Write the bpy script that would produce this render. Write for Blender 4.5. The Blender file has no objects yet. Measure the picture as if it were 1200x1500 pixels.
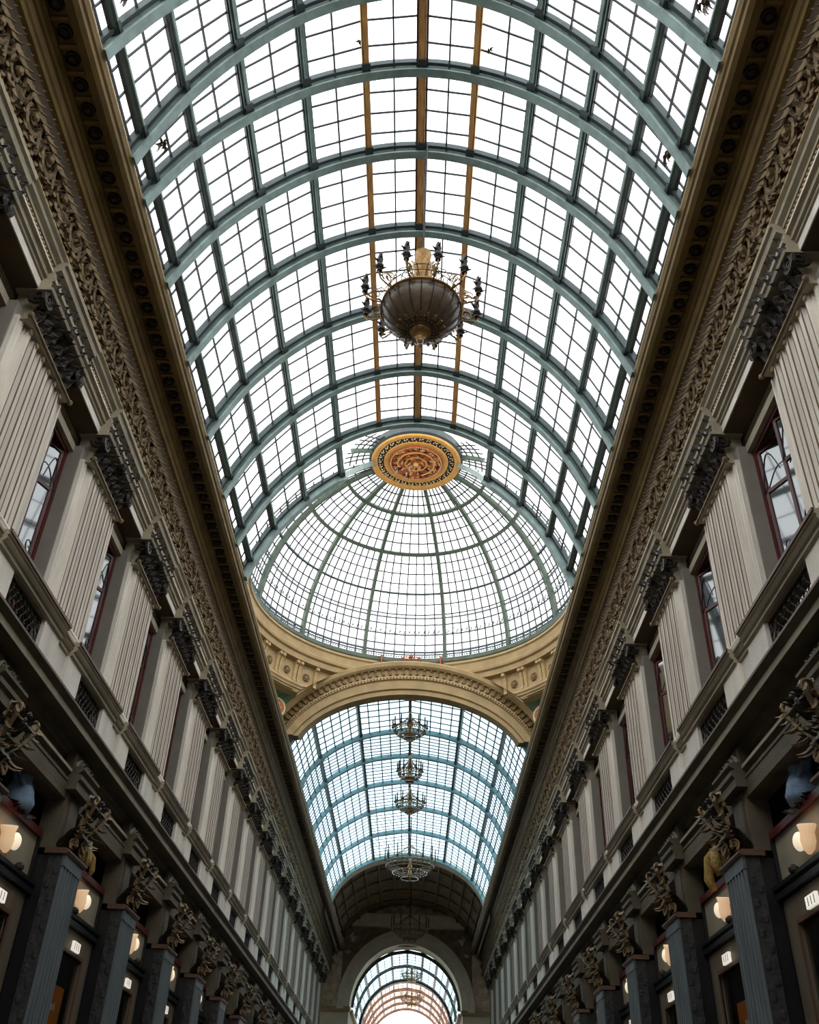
import bpy, math, random
from math import sin, cos, pi, radians as R
from mathutils import Vector, Matrix
random.seed(7)
C = bpy.context.scene.collection
H = 1.6                                   # eye height above the floor; heights below are measured from the eye
# ------------------------------------------------------------------ camera
cam = bpy.data.objects.new('camera', bpy.data.cameras.new('camera')); C.objects.link(cam)
FPX, PITCH, YAW, ROLL, CX = 1356.4, .6223, .0202, .0391, .3424
r0, u0, f0 = Vector((1,0,0)), Vector((0,-sin(PITCH),cos(PITCH))), Vector((0,cos(PITCH),sin(PITCH)))
Zr = Matrix.Rotation(YAW, 3, 'Z'); r0, u0, f0 = Zr@r0, Zr@u0, Zr@f0
r1 = cos(ROLL)*r0 + sin(ROLL)*u0; u1 = -sin(ROLL)*r0 + cos(ROLL)*u0
m = Matrix((r1, u1, -f0)).transposed().to_4x4(); m.translation = Vector((CX, 0, H)); cam.matrix_world = m
cam.data.sensor_fit = 'HORIZONTAL'; cam.data.sensor_width = 36; cam.data.lens = 36*FPX/1200
cam.data.clip_end = 400
S = bpy.context.scene; S.camera = cam
# ------------------------------------------------------------------ sky, exposure
S.view_settings.view_transform = 'Standard'; S.view_settings.look = 'None'
S.view_settings.gamma = 1; S.view_settings.use_curve_mapping = False; S.view_settings.exposure = 0.0
SKY = 3.1
w = bpy.data.worlds.new('overcast'); S.world = w; w.use_nodes = True
nt = w.node_tree; nt.nodes.clear()
tc = nt.nodes.new('ShaderNodeTexCoord'); sp = nt.nodes.new('ShaderNodeSeparateXYZ')
mr = nt.nodes.new('ShaderNodeMapRange'); cr = nt.nodes.new('ShaderNodeValToRGB')
bg = nt.nodes.new('ShaderNodeBackground'); wo = nt.nodes.new('ShaderNodeOutputWorld')
L = nt.links.new
L(tc.outputs['Generated'], sp.inputs[0]); L(sp.outputs['Z'], mr.inputs['Value'])
mr.inputs['From Min'].default_value = 0.0; mr.inputs['From Max'].default_value = 1.0
L(mr.outputs[0], cr.inputs[0]); L(cr.outputs[0], bg.inputs[0]); L(bg.outputs[0], wo.inputs[0])
cr.color_ramp.elements[0].color = (1, .99, .97, 1); cr.color_ramp.elements[1].color = (.93, .965, 1, 1)
bg.inputs[1].default_value = SKY

# ------------------------------------------------------------------ materials
def mat(name, col, rough=.6, metal=0, var=.25, scale=3, bump=0, bscale=30, col2=None, stretch=(1,1,1), spec=.4):
    m = bpy.data.materials.new(name); m.use_nodes = True; n = m.node_tree; b = n.nodes['Principled BSDF']
    b.inputs['Roughness'].default_value = rough; b.inputs['Metallic'].default_value = metal
    b.inputs['Specular IOR Level'].default_value = spec
    t = n.nodes.new('ShaderNodeTexCoord'); mp = n.nodes.new('ShaderNodeMapping'); mp.inputs['Scale'].default_value = stretch
    n.links.new(t.outputs['Object'], mp.inputs[0])
    no = n.nodes.new('ShaderNodeTexNoise'); no.inputs['Scale'].default_value = scale; no.inputs['Detail'].default_value = 6
    n.links.new(mp.outputs[0], no.inputs[0])
    rp = n.nodes.new('ShaderNodeValToRGB'); n.links.new(no.outputs[0], rp.inputs[0])
    c2 = col2 or tuple(c*(1-var) for c in col)
    rp.color_ramp.elements[0].position = .3; rp.color_ramp.elements[1].position = .7
    rp.color_ramp.elements[0].color = (*c2, 1); rp.color_ramp.elements[1].color = (*col, 1)
    n.links.new(rp.outputs[0], b.inputs['Base Color'])
    if bump:
        n2 = n.nodes.new('ShaderNodeTexNoise'); n2.inputs['Scale'].default_value = bscale; n2.inputs['Detail'].default_value = 4
        n.links.new(mp.outputs[0], n2.inputs[0])
        bp = n.nodes.new('ShaderNodeBump'); bp.inputs['Strength'].default_value = bump; bp.inputs['Distance'].default_value = .02
        n.links.new(n2.outputs[0], bp.inputs['Height']); n.links.new(bp.outputs[0], b.inputs['Normal'])
    return m
def glass(name, tint, gl=.06, rough=.05):
    m = bpy.data.materials.new(name); m.use_nodes = True; n = m.node_tree; n.nodes.clear()
    o = n.nodes.new('ShaderNodeOutputMaterial'); t = n.nodes.new('ShaderNodeBsdfTransparent'); g = n.nodes.new('ShaderNodeBsdfGlossy')
    t.inputs[0].default_value = (*tint, 1); g.inputs['Roughness'].default_value = rough
    x = n.nodes.new('ShaderNodeMixShader'); x.inputs[0].default_value = gl
    n.links.new(t.outputs[0], x.inputs[1]); n.links.new(g.outputs[0], x.inputs[2]); n.links.new(x.outputs[0], o.inputs[0])
    return m
def glow(name, col, s):
    m = bpy.data.materials.new(name); m.use_nodes = True; b = m.node_tree.nodes['Principled BSDF']
    b.inputs['Base Color'].default_value = (*col, 1); b.inputs['Emission Color'].default_value = (*col, 1)
    b.inputs['Emission Strength'].default_value = s; return m
M = dict(
 cream=mat('cream_stone', (.84,.77,.67), .7, var=.28, scale=2.2, bump=.3, bscale=40, stretch=(1,1,.35)),
 cream2=mat('warm_cream_stucco', (.40,.345,.245), .75, var=.3, scale=2, bump=.3),
 pier=mat('grey_plaster', (.25,.225,.185), .8, var=.15),
 ochre=mat('ochre_gilded_stucco', (.19,.12,.032), .6, var=.4, scale=2.5, bump=.3),
 ochre_l=mat('pale_ochre_stucco', (.46,.33,.16), .6, var=.25, scale=2.5, bump=.25),
 foliage=mat('brown_gold_relief', (.27,.185,.09), .6, var=.55, scale=9, bump=.4),
 bronze=mat('dark_bronze_brown', (.035,.026,.018), .5, .3, var=.6, scale=12, bump=.5),  # on the pilaster capitals, dirt plus shading put into the tone
 bracket=mat('weathered_gilt_bracket', (.34,.22,.10), .5, .1, col2=(.07,.06,.04), scale=7, bump=.4),
 patina=mat('pale_green_grey_relief', (.40,.40,.32), .6, col2=(.15,.12,.07), scale=8, bump=.4),
 steel=mat('sea_green_painted_steel', (.27,.37,.35), .45, .1, var=.35, scale=5, bump=.1),
 steel_d=mat('dark_green_painted_steel', (.055,.075,.075), .5, .1, var=.3, scale=5),
 steel_b=mat('blue_green_painted_steel', (.22,.36,.38), .5, .1, var=.3, scale=3),
 dome_s=mat('olive_green_painted_steel', (.11,.15,.11), .5, .1, var=.35, scale=4),
 bar=mat('dark_glazing_bar', (.06,.06,.065), .5, .2, var=.3),
 bar_b=mat('blue_grey_glazing_bar', (.12,.17,.20), .5, .2, var=.3),
 gold=mat('gilded_timber', (.86,.50,.20), .45, .1, var=.45, scale=6, stretch=(4,.6,4)),
 gold_m=mat('antique_gold', (.40,.23,.08), .35, .6, var=.6, scale=14, bump=.3),
 gold_flat=mat('burnished_gold_paint', (.72,.37,.09), .5, .1, var=.25, scale=5, bump=.2),
 red=mat('oxblood_painted_wood', (.10,.012,.010), .4, var=.4),
 rustbar=mat('rust_red_moulding', (.14,.07,.04), .5, var=.4),
 black=mat('black_painted_wood', (.012,.012,.014), .35, var=.3),
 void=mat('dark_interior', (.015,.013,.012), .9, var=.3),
 slate=mat('slate_grey_fluted_metal', (.11,.13,.135), .5, .1, var=.35, scale=6, bump=.3, stretch=(1,1,.2)),
 slate_d=mat('rough_dark_stone', (.045,.045,.045), .75, var=.6, scale=10, bump=.8, bscale=18),
 taupe=mat('taupe_painted_frame', (.17,.135,.09), .55, var=.25, scale=4, stretch=(1,1,.2)),
 far=mat('pale_far_stone', (.86,.74,.54), .7, var=.2, scale=2),
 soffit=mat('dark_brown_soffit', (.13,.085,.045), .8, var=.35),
 ground=mat('shaded_frieze_ground', (.075,.05,.025), .8, var=.4),  # frieze backing: shade behind the foliage put into the colour
 umber=mat('umber_stucco', (.13,.105,.065), .75, var=.35, scale=2, bump=.3),
 groove=mat('brown_groove', (.22,.14,.09), .8, var=.3),
 beige=mat('beige_frosted_panel', (.38,.33,.23), .3, var=.2, scale=3),
 orange=mat('orange_poster_paper', (.80,.22,.02), .5, var=.3, scale=4),
 white=mat('white_print', (.85,.82,.75), .5, var=.05),
 teal=mat('turquoise_painted_ground', (.10,.33,.27), .7, col2=(.30,.40,.22), scale=5),
 sand=mat('sand_painted_figure', (.75,.62,.38), .7, var=.2),
 rosered=mat('terracotta_red_paint', (.55,.13,.04), .6, var=.5, scale=12),
 bluecloth=mat('pale_blue_cloth', (.22,.32,.45), .7, col2=(.10,.15,.22), scale=7, bump=.5),
 ivory=mat('ivory_plaster', (.72,.66,.48), .6, var=.15),
 amber=mat('amber_fur', (.42,.28,.08), .9, var=.5, scale=20, bump=1),
 bowl=mat('brown_alabaster_bowl', (.14,.095,.055), .35, var=.45, scale=9, bump=.15, spec=.6),
 floor=mat('stone_floor', (.12,.10,.085), .5, var=.3),
 paint=mat('faded_fresco', (.80,.64,.46), .8, col2=(.42,.30,.20), scale=3),
 brownb=mat('brown_coffered_stucco', (.30,.22,.13), .8, var=.5, scale=3),
 leafd=mat('dry_leaf', (.12,.07,.03), .8, var=.5),
 rose_s=mat('pink_brown_painted_steel', (.34,.22,.17), .5, .1, var=.3),
 glass=glass('roof_glass', (.955,.975,.985), .03),
 glass_b=glass('blue_roof_glass', (.60,.80,.90), .03),
 glass_p=glass('rose_roof_glass', (.90,.72,.62), .03),
 glass_s=glass('shop_glass', (.8,.82,.8), .12, .02),
 crystal=glass('crystal', (.6,.55,.45), .35, .1),
 lamp=glow('warm_lamp_glass', (1,.66,.38), .42),
 lampw=glow('white_lamp_glass', (1,.84,.62), .65),
 sign=glow('lit_white_sign', (1,.94,.82), .6),
)
wg = bpy.data.materials.new('window_glass'); wg.use_nodes = True; b = wg.node_tree.nodes['Principled BSDF']
b.inputs['Base Color'].default_value = (.02,.03,.03,1); b.inputs['Roughness'].default_value = .04; b.inputs['IOR'].default_value = 2.4
M['wglass'] = wg

# ------------------------------------------------------------------ mesh builder
class MB:
    def __init__(s, side=1): s.v=[]; s.f=[]; s.side=side; s.sm=False
    def add(s, vs, fs):
        o=len(s.v); s.v += [tuple(p) for p in vs]; s.f += [tuple(i+o for i in f) for f in fs]; return s
    def box(s, x0,x1,y0,y1,z0,z1):
        return s.add([(x,y,z) for x in (x0,x1) for y in (y0,y1) for z in (z0,z1)],
                     [(0,1,3,2),(4,6,7,5),(0,4,5,1),(2,3,7,6),(0,2,6,4),(1,5,7,3)])
    def bar(s, p, q, w, h, n=(0,0,1)):     # beam from p to q, w across, h along n
        p,q,n=Vector(p),Vector(q),Vector(n); d=(q-p).normalized(); a=d.cross(n).normalized(); n=a.cross(d)
        vs=[]
        for c in (p,q):
            for i,j in ((-1,-1),(1,-1),(1,1),(-1,1)): vs.append(c+a*(i*w/2)+n*(j*h/2))
        return s.add(vs,[(0,3,2,1),(4,5,6,7),(0,1,5,4),(1,2,6,5),(2,3,7,6),(3,0,4,7)])
    def sweep(s, pts, ns, w, h, off=0):    # continuous beam through pts with per point normals
        pts=[Vector(p) for p in pts]; ns=[Vector(n) for n in ns]; vs=[]; k=len(pts)
        for i,c in enumerate(pts):
            d=(pts[min(i+1,k-1)]-pts[max(i-1,0)]).normalized(); n=ns[i].normalized(); a=d.cross(n).normalized(); n=a.cross(d)
            for e,j in ((-1,-1),(1,-1),(1,1),(-1,1)): vs.append(c+a*(e*w/2)+n*(j*h/2+off))
        fs=[(0,3,2,1),tuple((k-1)*4+j for j in (0,1,2,3))]
        for i in range(k-1):
            for j in range(4): fs.append((i*4+j,i*4+(j+1)%4,(i+1)*4+(j+1)%4,(i+1)*4+j))
        return s.add(vs,fs)
    def tube(s, pts, r, n=5, closed=False):
        pts=[Vector(p) for p in pts]; k=len(pts); vs=[]; up=Vector((0,0,1)); last=None
        rr = r if isinstance(r,(list,tuple)) else [r]*k
        for i,c in enumerate(pts):
            d=(pts[(i+1)%k if closed else min(i+1,k-1)]-pts[(i-1)%k if closed else max(i-1,0)])
            d = d.normalized() if d.length>1e-9 else Vector((0,0,1))
            a = last - d*last.dot(d) if last else (d.cross(up) if abs(d.z)<.95 else d.cross(Vector((1,0,0))))
            a.normalize(); last=a; b_=d.cross(a)
            for j in range(n):
                t=2*pi*j/n; vs.append(c+a*(cos(t)*rr[i])+b_*(sin(t)*rr[i]))
        fs=[]
        for i in range(k if closed else k-1):
            for j in range(n): fs.append((i*n+j,i*n+(j+1)%n,((i+1)%k)*n+(j+1)%n,((i+1)%k)*n+j))
        if not closed: fs += [tuple(range(n))[::-1], tuple((k-1)*n+j for j in range(n))]
        return s.add(vs,fs)
    def lathe(s, prof, n=24, c=(0,0,0), a0=0, a1=2*pi):
        full=abs(a1-a0-2*pi)<1e-6; na=n if full else n+1; k=len(prof); vs=[]
        for i in range(na):
            t=a0+(a1-a0)*i/n
            for r,z in prof: vs.append((c[0]+r*sin(t),c[1]+r*cos(t),c[2]+z))
        fs=[]
        for i in range(n):
            j=(i+1)%na
            for q in range(k-1): fs.append((i*k+q,i*k+q+1,j*k+q+1,j*k+q))
        return s.add(vs,fs)
    def prism(s, prof, y0, y1):            # profile in x,z run along y
        k=len(prof); vs=[(x,y0,z) for x,z in prof]+[(x,y1,z) for x,z in prof]
        fs=[(i,(i+1)%k,k+(i+1)%k,k+i) for i in range(k)]+[tuple(range(k))[::-1],tuple(range(k,2*k))]
        return s.add(vs,fs)
    def vprism(s, prof, z0, z1):           # profile in x,y run up z
        k=len(prof); vs=[(x,y,z0) for x,y in prof]+[(x,y,z1) for x,y in prof]
        fs=[(i,(i+1)%k,k+(i+1)%k,k+i) for i in range(k)]+[tuple(range(k))[::-1],tuple(range(k,2*k))]
        return s.add(vs,fs)
    def ball(s, c, r, n=8, m_=5, sc=(1,1,1)):
        vs=[(c[0],c[1],c[2]-r*sc[2])]; 
        for i in range(1,m_):
            a=-pi/2+pi*i/m_
            for j in range(n):
                t=2*pi*j/n; vs.append((c[0]+r*sc[0]*cos(a)*cos(t),c[1]+r*sc[1]*cos(a)*sin(t),c[2]+r*sc[2]*sin(a)))
        vs.append((c[0],c[1],c[2]+r*sc[2])); e=len(vs)-1; fs=[]
        for j in range(n):
            fs.append((0,1+(j+1)%n,1+j)); fs.append((e,e-n+j,e-n+(j+1)%n))
            for i in range(m_-2): o=1+i*n; fs.append((o+j,o+(j+1)%n,o+n+(j+1)%n,o+n+j))
        return s.add(vs,fs)
    def leaf(s, base, d, n, ln, wd, curl=.5, seg=4):   # acanthus leaf: ridge high, edges low and toothed, tip curling out
        base,d,n=Vector(base),Vector(d).normalized(),Vector(n).normalized(); a=d.cross(n).normalized(); vs=[]
        for i in range(seg+1):
            t=i/seg; w_=wd*(.45+.9*t*(1-t)*2)*(1-.55*t*t) * (1.12 if i%2 else .82)
            if i==seg: w_=wd*.18
            p=base+d*(ln*(t-.18*curl*t*t*t*2))+n*(curl*ln*(t**2.2)*.55)
            vs += [p-a*w_/2-n*(wd*.10), p+n*(wd*.12), p+a*w_/2-n*(wd*.10)]
        fs=[]
        for i in range(seg):
            for j in (0,1): fs.append((i*3+j,i*3+j+1,i*3+j+4,i*3+j+3))
        o=len(vs); back=[Vector(v)-n*(wd*.12) for v in vs]; vs+=back
        fs+=[tuple(x+o for x in f[::-1]) for f in fs]
        for i in range(seg):
            for j in (0,2): fs.append((i*3+j,(i+1)*3+j,(i+1)*3+j+o,i*3+j+o))
        return s.add(vs,fs)
    def spiral(s, c, u, v, r, turns=1.5, tr=.02, n=16, sgn=1, th0=0):
        c,u,v=Vector(c),Vector(u),Vector(v); pts=[]
        for i in range(n+1):
            t=i/n; q=r*(1-.85*t); a=th0+sgn*2*pi*turns*t; pts.append(c+u*(q*cos(a))+v*(q*sin(a)))
        return s.tube(pts,[tr*(1-.4*i/n) for i in range(n+1)],5)
    def turn(s, a, cx_, cy_):              # swing about a vertical hinge
        s.v=[(cx_+(x-cx_)*cos(a)-(y-cy_)*sin(a),cy_+(x-cx_)*sin(a)+(y-cy_)*cos(a),z) for x,y,z in s.v]; return s
    def mesh(s, name):
        me=bpy.data.meshes.new(name); vs=s.v; fs=s.f
        if s.side<0: vs=[(-x,y,z) for x,y,z in vs]; fs=[f[::-1] for f in fs]
        me.from_pydata(vs,[],fs); me.update(); return me
    def build(s, name, mt, parent=None, loc=(0,0,0), smooth=False, rot=None):
        me=s.mesh(name); me.materials.append(M[mt] if isinstance(mt,str) else mt)
        if smooth: me.polygons.foreach_set('use_smooth',[True]*len(me.polygons))
        o=bpy.data.objects.new(name,me); C.objects.link(o); o.parent=parent; o.location=loc
        if rot: o.rotation_euler=rot
        return o
def tag(o, label=None, cat=None, group=None, kind=None):
    if label: o['label']=label
    if cat: o['category']=cat
    if group: o['group']=group
    if kind: o['kind']=kind
    return o
def empty(name, loc, rot=(0,0,0)):
    o=bpy.data.objects.new(name,None); C.objects.link(o); o.location=loc; o.rotation_euler=rot; o.empty_display_size=.2; return o
def structE(name): return tag(empty(name,(0,0,H)), kind='structure')
def lib(name, mb, mt, smooth=False):
    me=mb.mesh(name); me.materials.append(M[mt])
    if smooth: me.polygons.foreach_set('use_smooth',[True]*len(me.polygons))
    return me
def inst(name, me, parent, loc=(0,0,0), rot=(0,0,0), sc=None):
    o=bpy.data.objects.new(name,me); C.objects.link(o); o.parent=parent; o.location=loc; o.rotation_euler=rot
    if sc: o.scale=sc
    return o
def copy_tree(o, parent=None):
    c=o.copy(); C.objects.link(c); c.parent=parent
    for ch in o.children: copy_tree(ch,c)
    return c
ORD='first second third fourth fifth sixth seventh eighth ninth tenth eleventh twelfth thirteenth fourteenth fifteenth sixteenth seventeenth eighteenth nineteenth twentieth twenty-first twenty-second twenty-third twenty-fourth'.split()
SN={1:'right',-1:'left'}
YB, YE = -8.0, 64.0                       # the arcade runs from behind the eye to the far arch

# ================================================================== STRUCTURE: floor and walls
f=MB().box(-7,7,YB,100,-1.9,-1.6).build('floor','floor',loc=(0,0,H)); tag(f,kind='structure')
b=MB().box(-5.6,5.6,YB-.3,YB,-1.6,12); tag(b.build('wall_back','cream2',loc=(0,0,H)),kind='structure')

BAY={1:(8.4,3.52), -1:(9.3,3.03)}         # first pilaster and spacing, upper storey
COL={1:(9.6,3.67), -1:(10.85,3.46)}       # first column and spacing, ground storey
def ups(s,lo=6,hi=63.5):
    y0,st=BAY[s]; k=math.ceil((lo-y0)/st); r=[]
    while y0+k*st<hi: r.append(y0+k*st); k+=1
    return r
def cols(s,lo=9,hi=63.5):
    y0,st=COL[s]; k=math.ceil((lo-y0)/st); r=[]
    while y0+k*st<hi: r.append(y0+k*st); k+=1
    return r

def scroll_mesh(side, seed):
    rd=random.Random(seed); b=MB(side); n=Vector((-1,0,-.2))
    # u = y, v = z ; one swirling rinceau with acanthus, about .62 long and .8 high
    b.spiral((-.03,.0,-.04),(0,1,0),(0,0,1),.22,1.4,.035,14,1 if seed%2 else -1)
    for k in range(9):
        a=2*pi*k/9+rd.random()*.3; c=Vector((-.02,.13*cos(a),-.04+.13*sin(a)))
        b.leaf(c,(0,cos(a+.5),sin(a+.5)),n,.19+.05*rd.random(),.11,.55)
    b.ball((-.07,0,-.04),.06,6,4)
    for k in range(5):                     # ruffled upper border
        y=-.26+.125*k; b.leaf((0,y,.22),(0,.35,.9),n,.26,.14,.7,3)
    for k in range(4):
        y=-.24+.155*k; b.leaf((0,y,-.27),(0,-.4,-.8),n,.2,.12,.6,3)
    b.tube([(-.02,-.31,-.2),(-.05,-.15,.14),(-.04,.05,.2),(-.05,.2,.02),(-.02,.31,-.2)],.028,4)
    return b

for s in (1,-1):
    side=SN[s]
    W=structE('wall_'+side)
    MB(s).box(5.6,5.9,YB,YE,9.2,11.7).build('upper_wall','cream2',W)
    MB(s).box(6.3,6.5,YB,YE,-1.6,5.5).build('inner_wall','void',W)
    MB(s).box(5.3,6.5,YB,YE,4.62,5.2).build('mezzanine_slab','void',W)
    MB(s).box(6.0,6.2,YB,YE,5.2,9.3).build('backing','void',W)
    # ---- main cornice
    T=structE('trim_1' if s<0 else 'trim_2')
    prof=[(4.0,11.73),(4.0,11.69),(4.02,11.63),(4.05,11.61),(4.06,11.54),(4.12,11.5),(4.22,11.5),(4.24,11.57),(4.46,11.57),(4.47,11.5),(4.52,11.48),(4.53,11.41),(4.57,11.4),(4.60,11.32),(4.63,11.3),(4.64,11.22),(4.70,11.2),(5.6,11.2),(5.6,11.73)]
    MB(s).prism(prof,YB,YE).build('corona','ochre',T)
    b=MB(s); b.prism([(3.985,11.735),(3.985,11.70),(4.03,11.66),(4.03,11.735)],YB,YE); b.build('edge_bead','ochre_l',T)
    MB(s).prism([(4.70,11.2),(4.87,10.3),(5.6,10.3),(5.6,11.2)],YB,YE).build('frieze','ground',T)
    prof=[(4.87,10.32),(4.76,10.31),(4.75,10.25),(4.79,10.22),(4.80,10.17),(4.86,10.13),(4.86,10.08),(4.90,10.07),(4.91,10.03),(4.885,10.02),(4.885,9.97),(4.93,9.95),(4.935,9.89),(4.92,9.88),(4.92,9.86),(4.96,9.85),(4.965,9.81),(5.0,9.80),(5.0,9.65),(5.36,9.65),(5.37,9.57),(5.42,9.5),(5.50,9.46),(5.50,9.30),(5.6,9.28),(5.6,10.32)]
    MB(s).prism(prof,YB,YE).build('architrave','cream2',T)
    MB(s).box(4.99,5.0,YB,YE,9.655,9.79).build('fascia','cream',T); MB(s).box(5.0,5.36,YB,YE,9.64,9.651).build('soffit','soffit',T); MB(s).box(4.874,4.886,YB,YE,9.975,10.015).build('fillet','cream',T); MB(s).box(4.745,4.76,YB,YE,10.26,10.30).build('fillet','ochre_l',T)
    # rosettes in the soffit
    b=MB(); b.lathe([(.0,-.045),(.045,-.04),(.055,-.015),(.075,-.01),(.085,-.04),(.1,-.035),(.105,0)],10)
    ro=lib('rosette',b,'bronze'); y=4.2; k=0
    while y<YE-.3:
        inst('rosette',ro,T,(s*4.35,y,11.57)); y+=.35
    b=MB(s); y=4.2+.175
    while y<YE-.3: b.box(4.24,4.46,y-.025,y+.025,11.52,11.575); y+=.35
    tag(b.build('coffer_divider','ochre',T),kind='stuff')
    # foliage frieze
    sc=[lib('frieze_scroll',scroll_mesh(s,q),'foliage') for q in range(3)]
    y=3.6; k=0
    while y<YE-.3:
        inst('frieze_scroll',sc[k%3],T,(s*4.775,y,10.76),(0,0,0),(1,1.05,1.12)); y+=.6; k+=1
    b=MB(s); y=3.5; rd=random.Random(8)
    while y<YE-.2:
        b.leaf((4.73,y,11.0),(-.1,rd.uniform(.2,.9),-.8),(-1,0,-.2),.34,.17,.75,3)
        b.leaf((4.80,y+.07,10.52),(-.1,-rd.uniform(.1,.8),rd.choice((-.8,.9))),(-1,0,-.2),.30,.17,.75,3); y+=.15
    tag(b.build('frieze_leaf','foliage',T),kind='stuff')
    b=MB(s); y=3.5
    while y<YE: b.ball((4.885,y,10.03),.028,5,3); y+=.075
    tag(b.build('bead','ochre_l',T),kind='stuff')
    b=MB(s); y=3.5
    while y<YE: b.leaf((5.37,y,9.62),(.3,0,-.7),(-1,0,-.4),.14,.10,.5,2); y+=.13
    tag(b.build('leaf_moulding','foliage',T),kind='stuff')
    # ---- ledge between the storeys
    T2=structE('trim_3' if s<0 else 'trim_4')
    prof=[(4.70,5.5),(4.70,5.47),(4.73,5.45),(4.78,5.41),(4.78,5.305),(5.04,5.30),(5.05,5.22),(5.09,5.2),(5.09,5.15),(5.14,5.12),(5.14,4.96),(4.99,4.94),(4.97,4.92),(4.97,4.87),(5.03,4.84),(5.03,4.79),(4.985,4.78),(4.985,4.74),(5.0,4.73),(5.0,4.6),(5.35,4.6),(5.35,5.5)]
    MB(s).prism(prof,YB,YE).build('ledge','umber',T2); MB(s).box(4.772,4.79,YB,YE,5.31,5.41).build('ledge_fascia','cream2',T2); MB(s).box(4.962,4.98,YB,YE,4.875,4.92).build('fillet','cream2',T2)
    MB(s).box(4.69,4.72,YB,YE,5.47,5.505).build('ledge_lip','rustbar',T2)
    MB(s).prism([(5.0,4.598),(5.0,4.50),(5.06,4.48),(5.3,4.48),(5.3,4.598)],YB,YE).build('beam_face','umber',T2)

# ================================================================== UPPER STOREY
def flute(b, x, y0, y1, nf, arr, depth=.045):
    w_=(y1-y0)/nf; p=[]
    for k in range(nf):
        a=y0+k*w_; p.append((x,a)); p.append((x,a+w_*arr/2))
        for q in (.12,.32,.5,.68,.88): p.append((x+depth*math.sin(pi*q)**.6, a+w_*(arr/2+(1-arr)*q)))
        p.append((x,a+w_*(1-arr/2)))
    p.append((x,y1)); return p
leafm={}
for s in (1,-1):
    b=MB(s); b.leaf((0,0,0),(-.12,0,1),(-1,0,-.15),.34,.24,.75,5); leafm[s]=lib('leaf',b,'bronze')
def make_pilaster(s, near):
    e=empty('pilaster',(0,0,0)); L0=6.35; z=lambda v:v-L0   # base of the empty at z=6.35, x=5.2
    X=-5.2
    b=MB(s)
    pf=flute(b,5.0+X,-.62,.62,5,.42,.085)
    prof=[(.1,-.90),(5.06+X,-.90)]+flute(b,5.06+X,-.89,-.63,2,.4,.05)[1:]+pf+flute(b,5.06+X,.63,.89,2,.4,.05)+[(5.06+X,.90),(.1,.90)]
    b.vprism(prof,z(6.6),z(9.06)); b.build('shaft','cream',e)
    for k in range(6):
        for q in (-.05,.05):
            a=-.62+.248*k+q
            if abs(a)<.62: MB(s).box(4.996+X,5.01+X,a-.008,a+.008,z(6.62),z(9.04)).build('arris_line','groove',e)
    b=MB(s); b.box(5.13+X,5.13+X+.45,-.93,.93,z(6.45),z(9.3)); b.build('pier','pier',e)
    for k in range(5): MB(s).box(5.0+X+.075,5.0+X+.095,-.62+.248*k+.07,-.62+.248*k+.178,z(6.62),z(9.04)).build('groove','groove',e)
    b=MB(s); b.box(4.95+X,.1,-.85,.85,z(6.45),z(6.5)); b.prism([(4.97+X,z(6.5)),(4.95+X,z(6.54)),(4.98+X,z(6.6)),(.1,z(6.6)),(.1,z(6.5))],-.82,.82); b.build('base','cream',e)
    b=MB(s); b.box(5.02+X,.1,-.72,.72,z(9.06),z(9.62)); b.prism([(4.96+X,z(9.06)),(4.94+X,z(9.085)),(4.96+X,z(9.11)),(.1,z(9.11)),(.1,z(9.06))],-.82,.82)
    cb=b.build('capital','cream2',e)
    b=MB(s)
    b.tube([(4.93+X,-.84,z(9.10)),(4.93+X,.84,z(9.10))],.022,5); b.ball((4.93+X,.86,z(9.1)),.045,6,4); b.ball((4.93+X,-.86,z(9.1)),.045,6,4)
    for k in range(6): b.leaf((4.98+X,-.62+.25*k,z(9.07)),(0,0,-1),(-1,0,0),.12,.1,.3,3)
    b.build('necking','foliage',cb)
    if near:
        for k in range(7): inst('leaf',leafm[s],cb,(s*(5.0+X),-.66+.22*k,z(9.12)))
        for k in range(6): inst('leaf',leafm[s],cb,(s*(4.95+X),-.6+.24*k,z(9.33)),(0,0,0),(1.15,1.1,1.05))
    else:
        b=MB(s)
        for k in range(6): b.leaf((5.0+X,-.66+.26*k,z(9.12)),(-.12,0,1),(-1,0,-.15),.34,.28,.75,3)
        for k in range(5): b.leaf((4.95+X,-.6+.3*k,z(9.33)),(-.12,0,1),(-1,0,-.15),.36,.28,.75,3)
        tag(b.build('leaf','bronze',cb),kind='stuff')
    for sy in (-1,1):
        b=MB(s); b.spiral((4.86+X,sy*.74,z(9.52)),(0,sy,0),(0,0,1),.15,1.8,.04,18,-1)
        b.spiral((4.95+X,sy*.82,z(9.5)),(1,0,0),(0,0,1),.13,1.6,.035,14,-1)
        b.build('volute','bronze',cb)
    b=MB(s); b.ball((4.8+X,0,z(9.6)),.09,6,4); b.build('boss','bronze',cb)
    # entablature block breaking forward over the capital
    b=MB(s); b.prism([(4.80+X,z(9.62)),(4.78+X,z(9.66)),(4.84+X,z(9.68)),(4.84+X,z(9.78)),(4.80+X,z(9.80)),(4.80+X,z(9.86)),(4.84+X,z(9.88)),(4.84+X,z(9.98)),(4.76+X,z(10.02)),(4.74+X,z(10.1)),(4.70+X,z(10.12)),(4.70+X,z(10.18)),(-.1,z(10.18)),(.1,z(9.62))],-.84,.84)
    eb=b.build('entablature_block','cream2',e)
    b=MB(s); rd=random.Random(3)
    for k in range(9):
        y=-.76+.19*k
        b.leaf((4.83+X,y,z(9.66)),(-.1,.25*(-1)**k,1),(-1,0,0),.2,.17,.6,3)
        b.leaf((4.82+X,y+.05,z(9.86)),(-.1,-.3*(-1)**k,1),(-1,0,0),.17,.15,.6,3)
    b.build('relief','bronze',eb)
    return e
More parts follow.
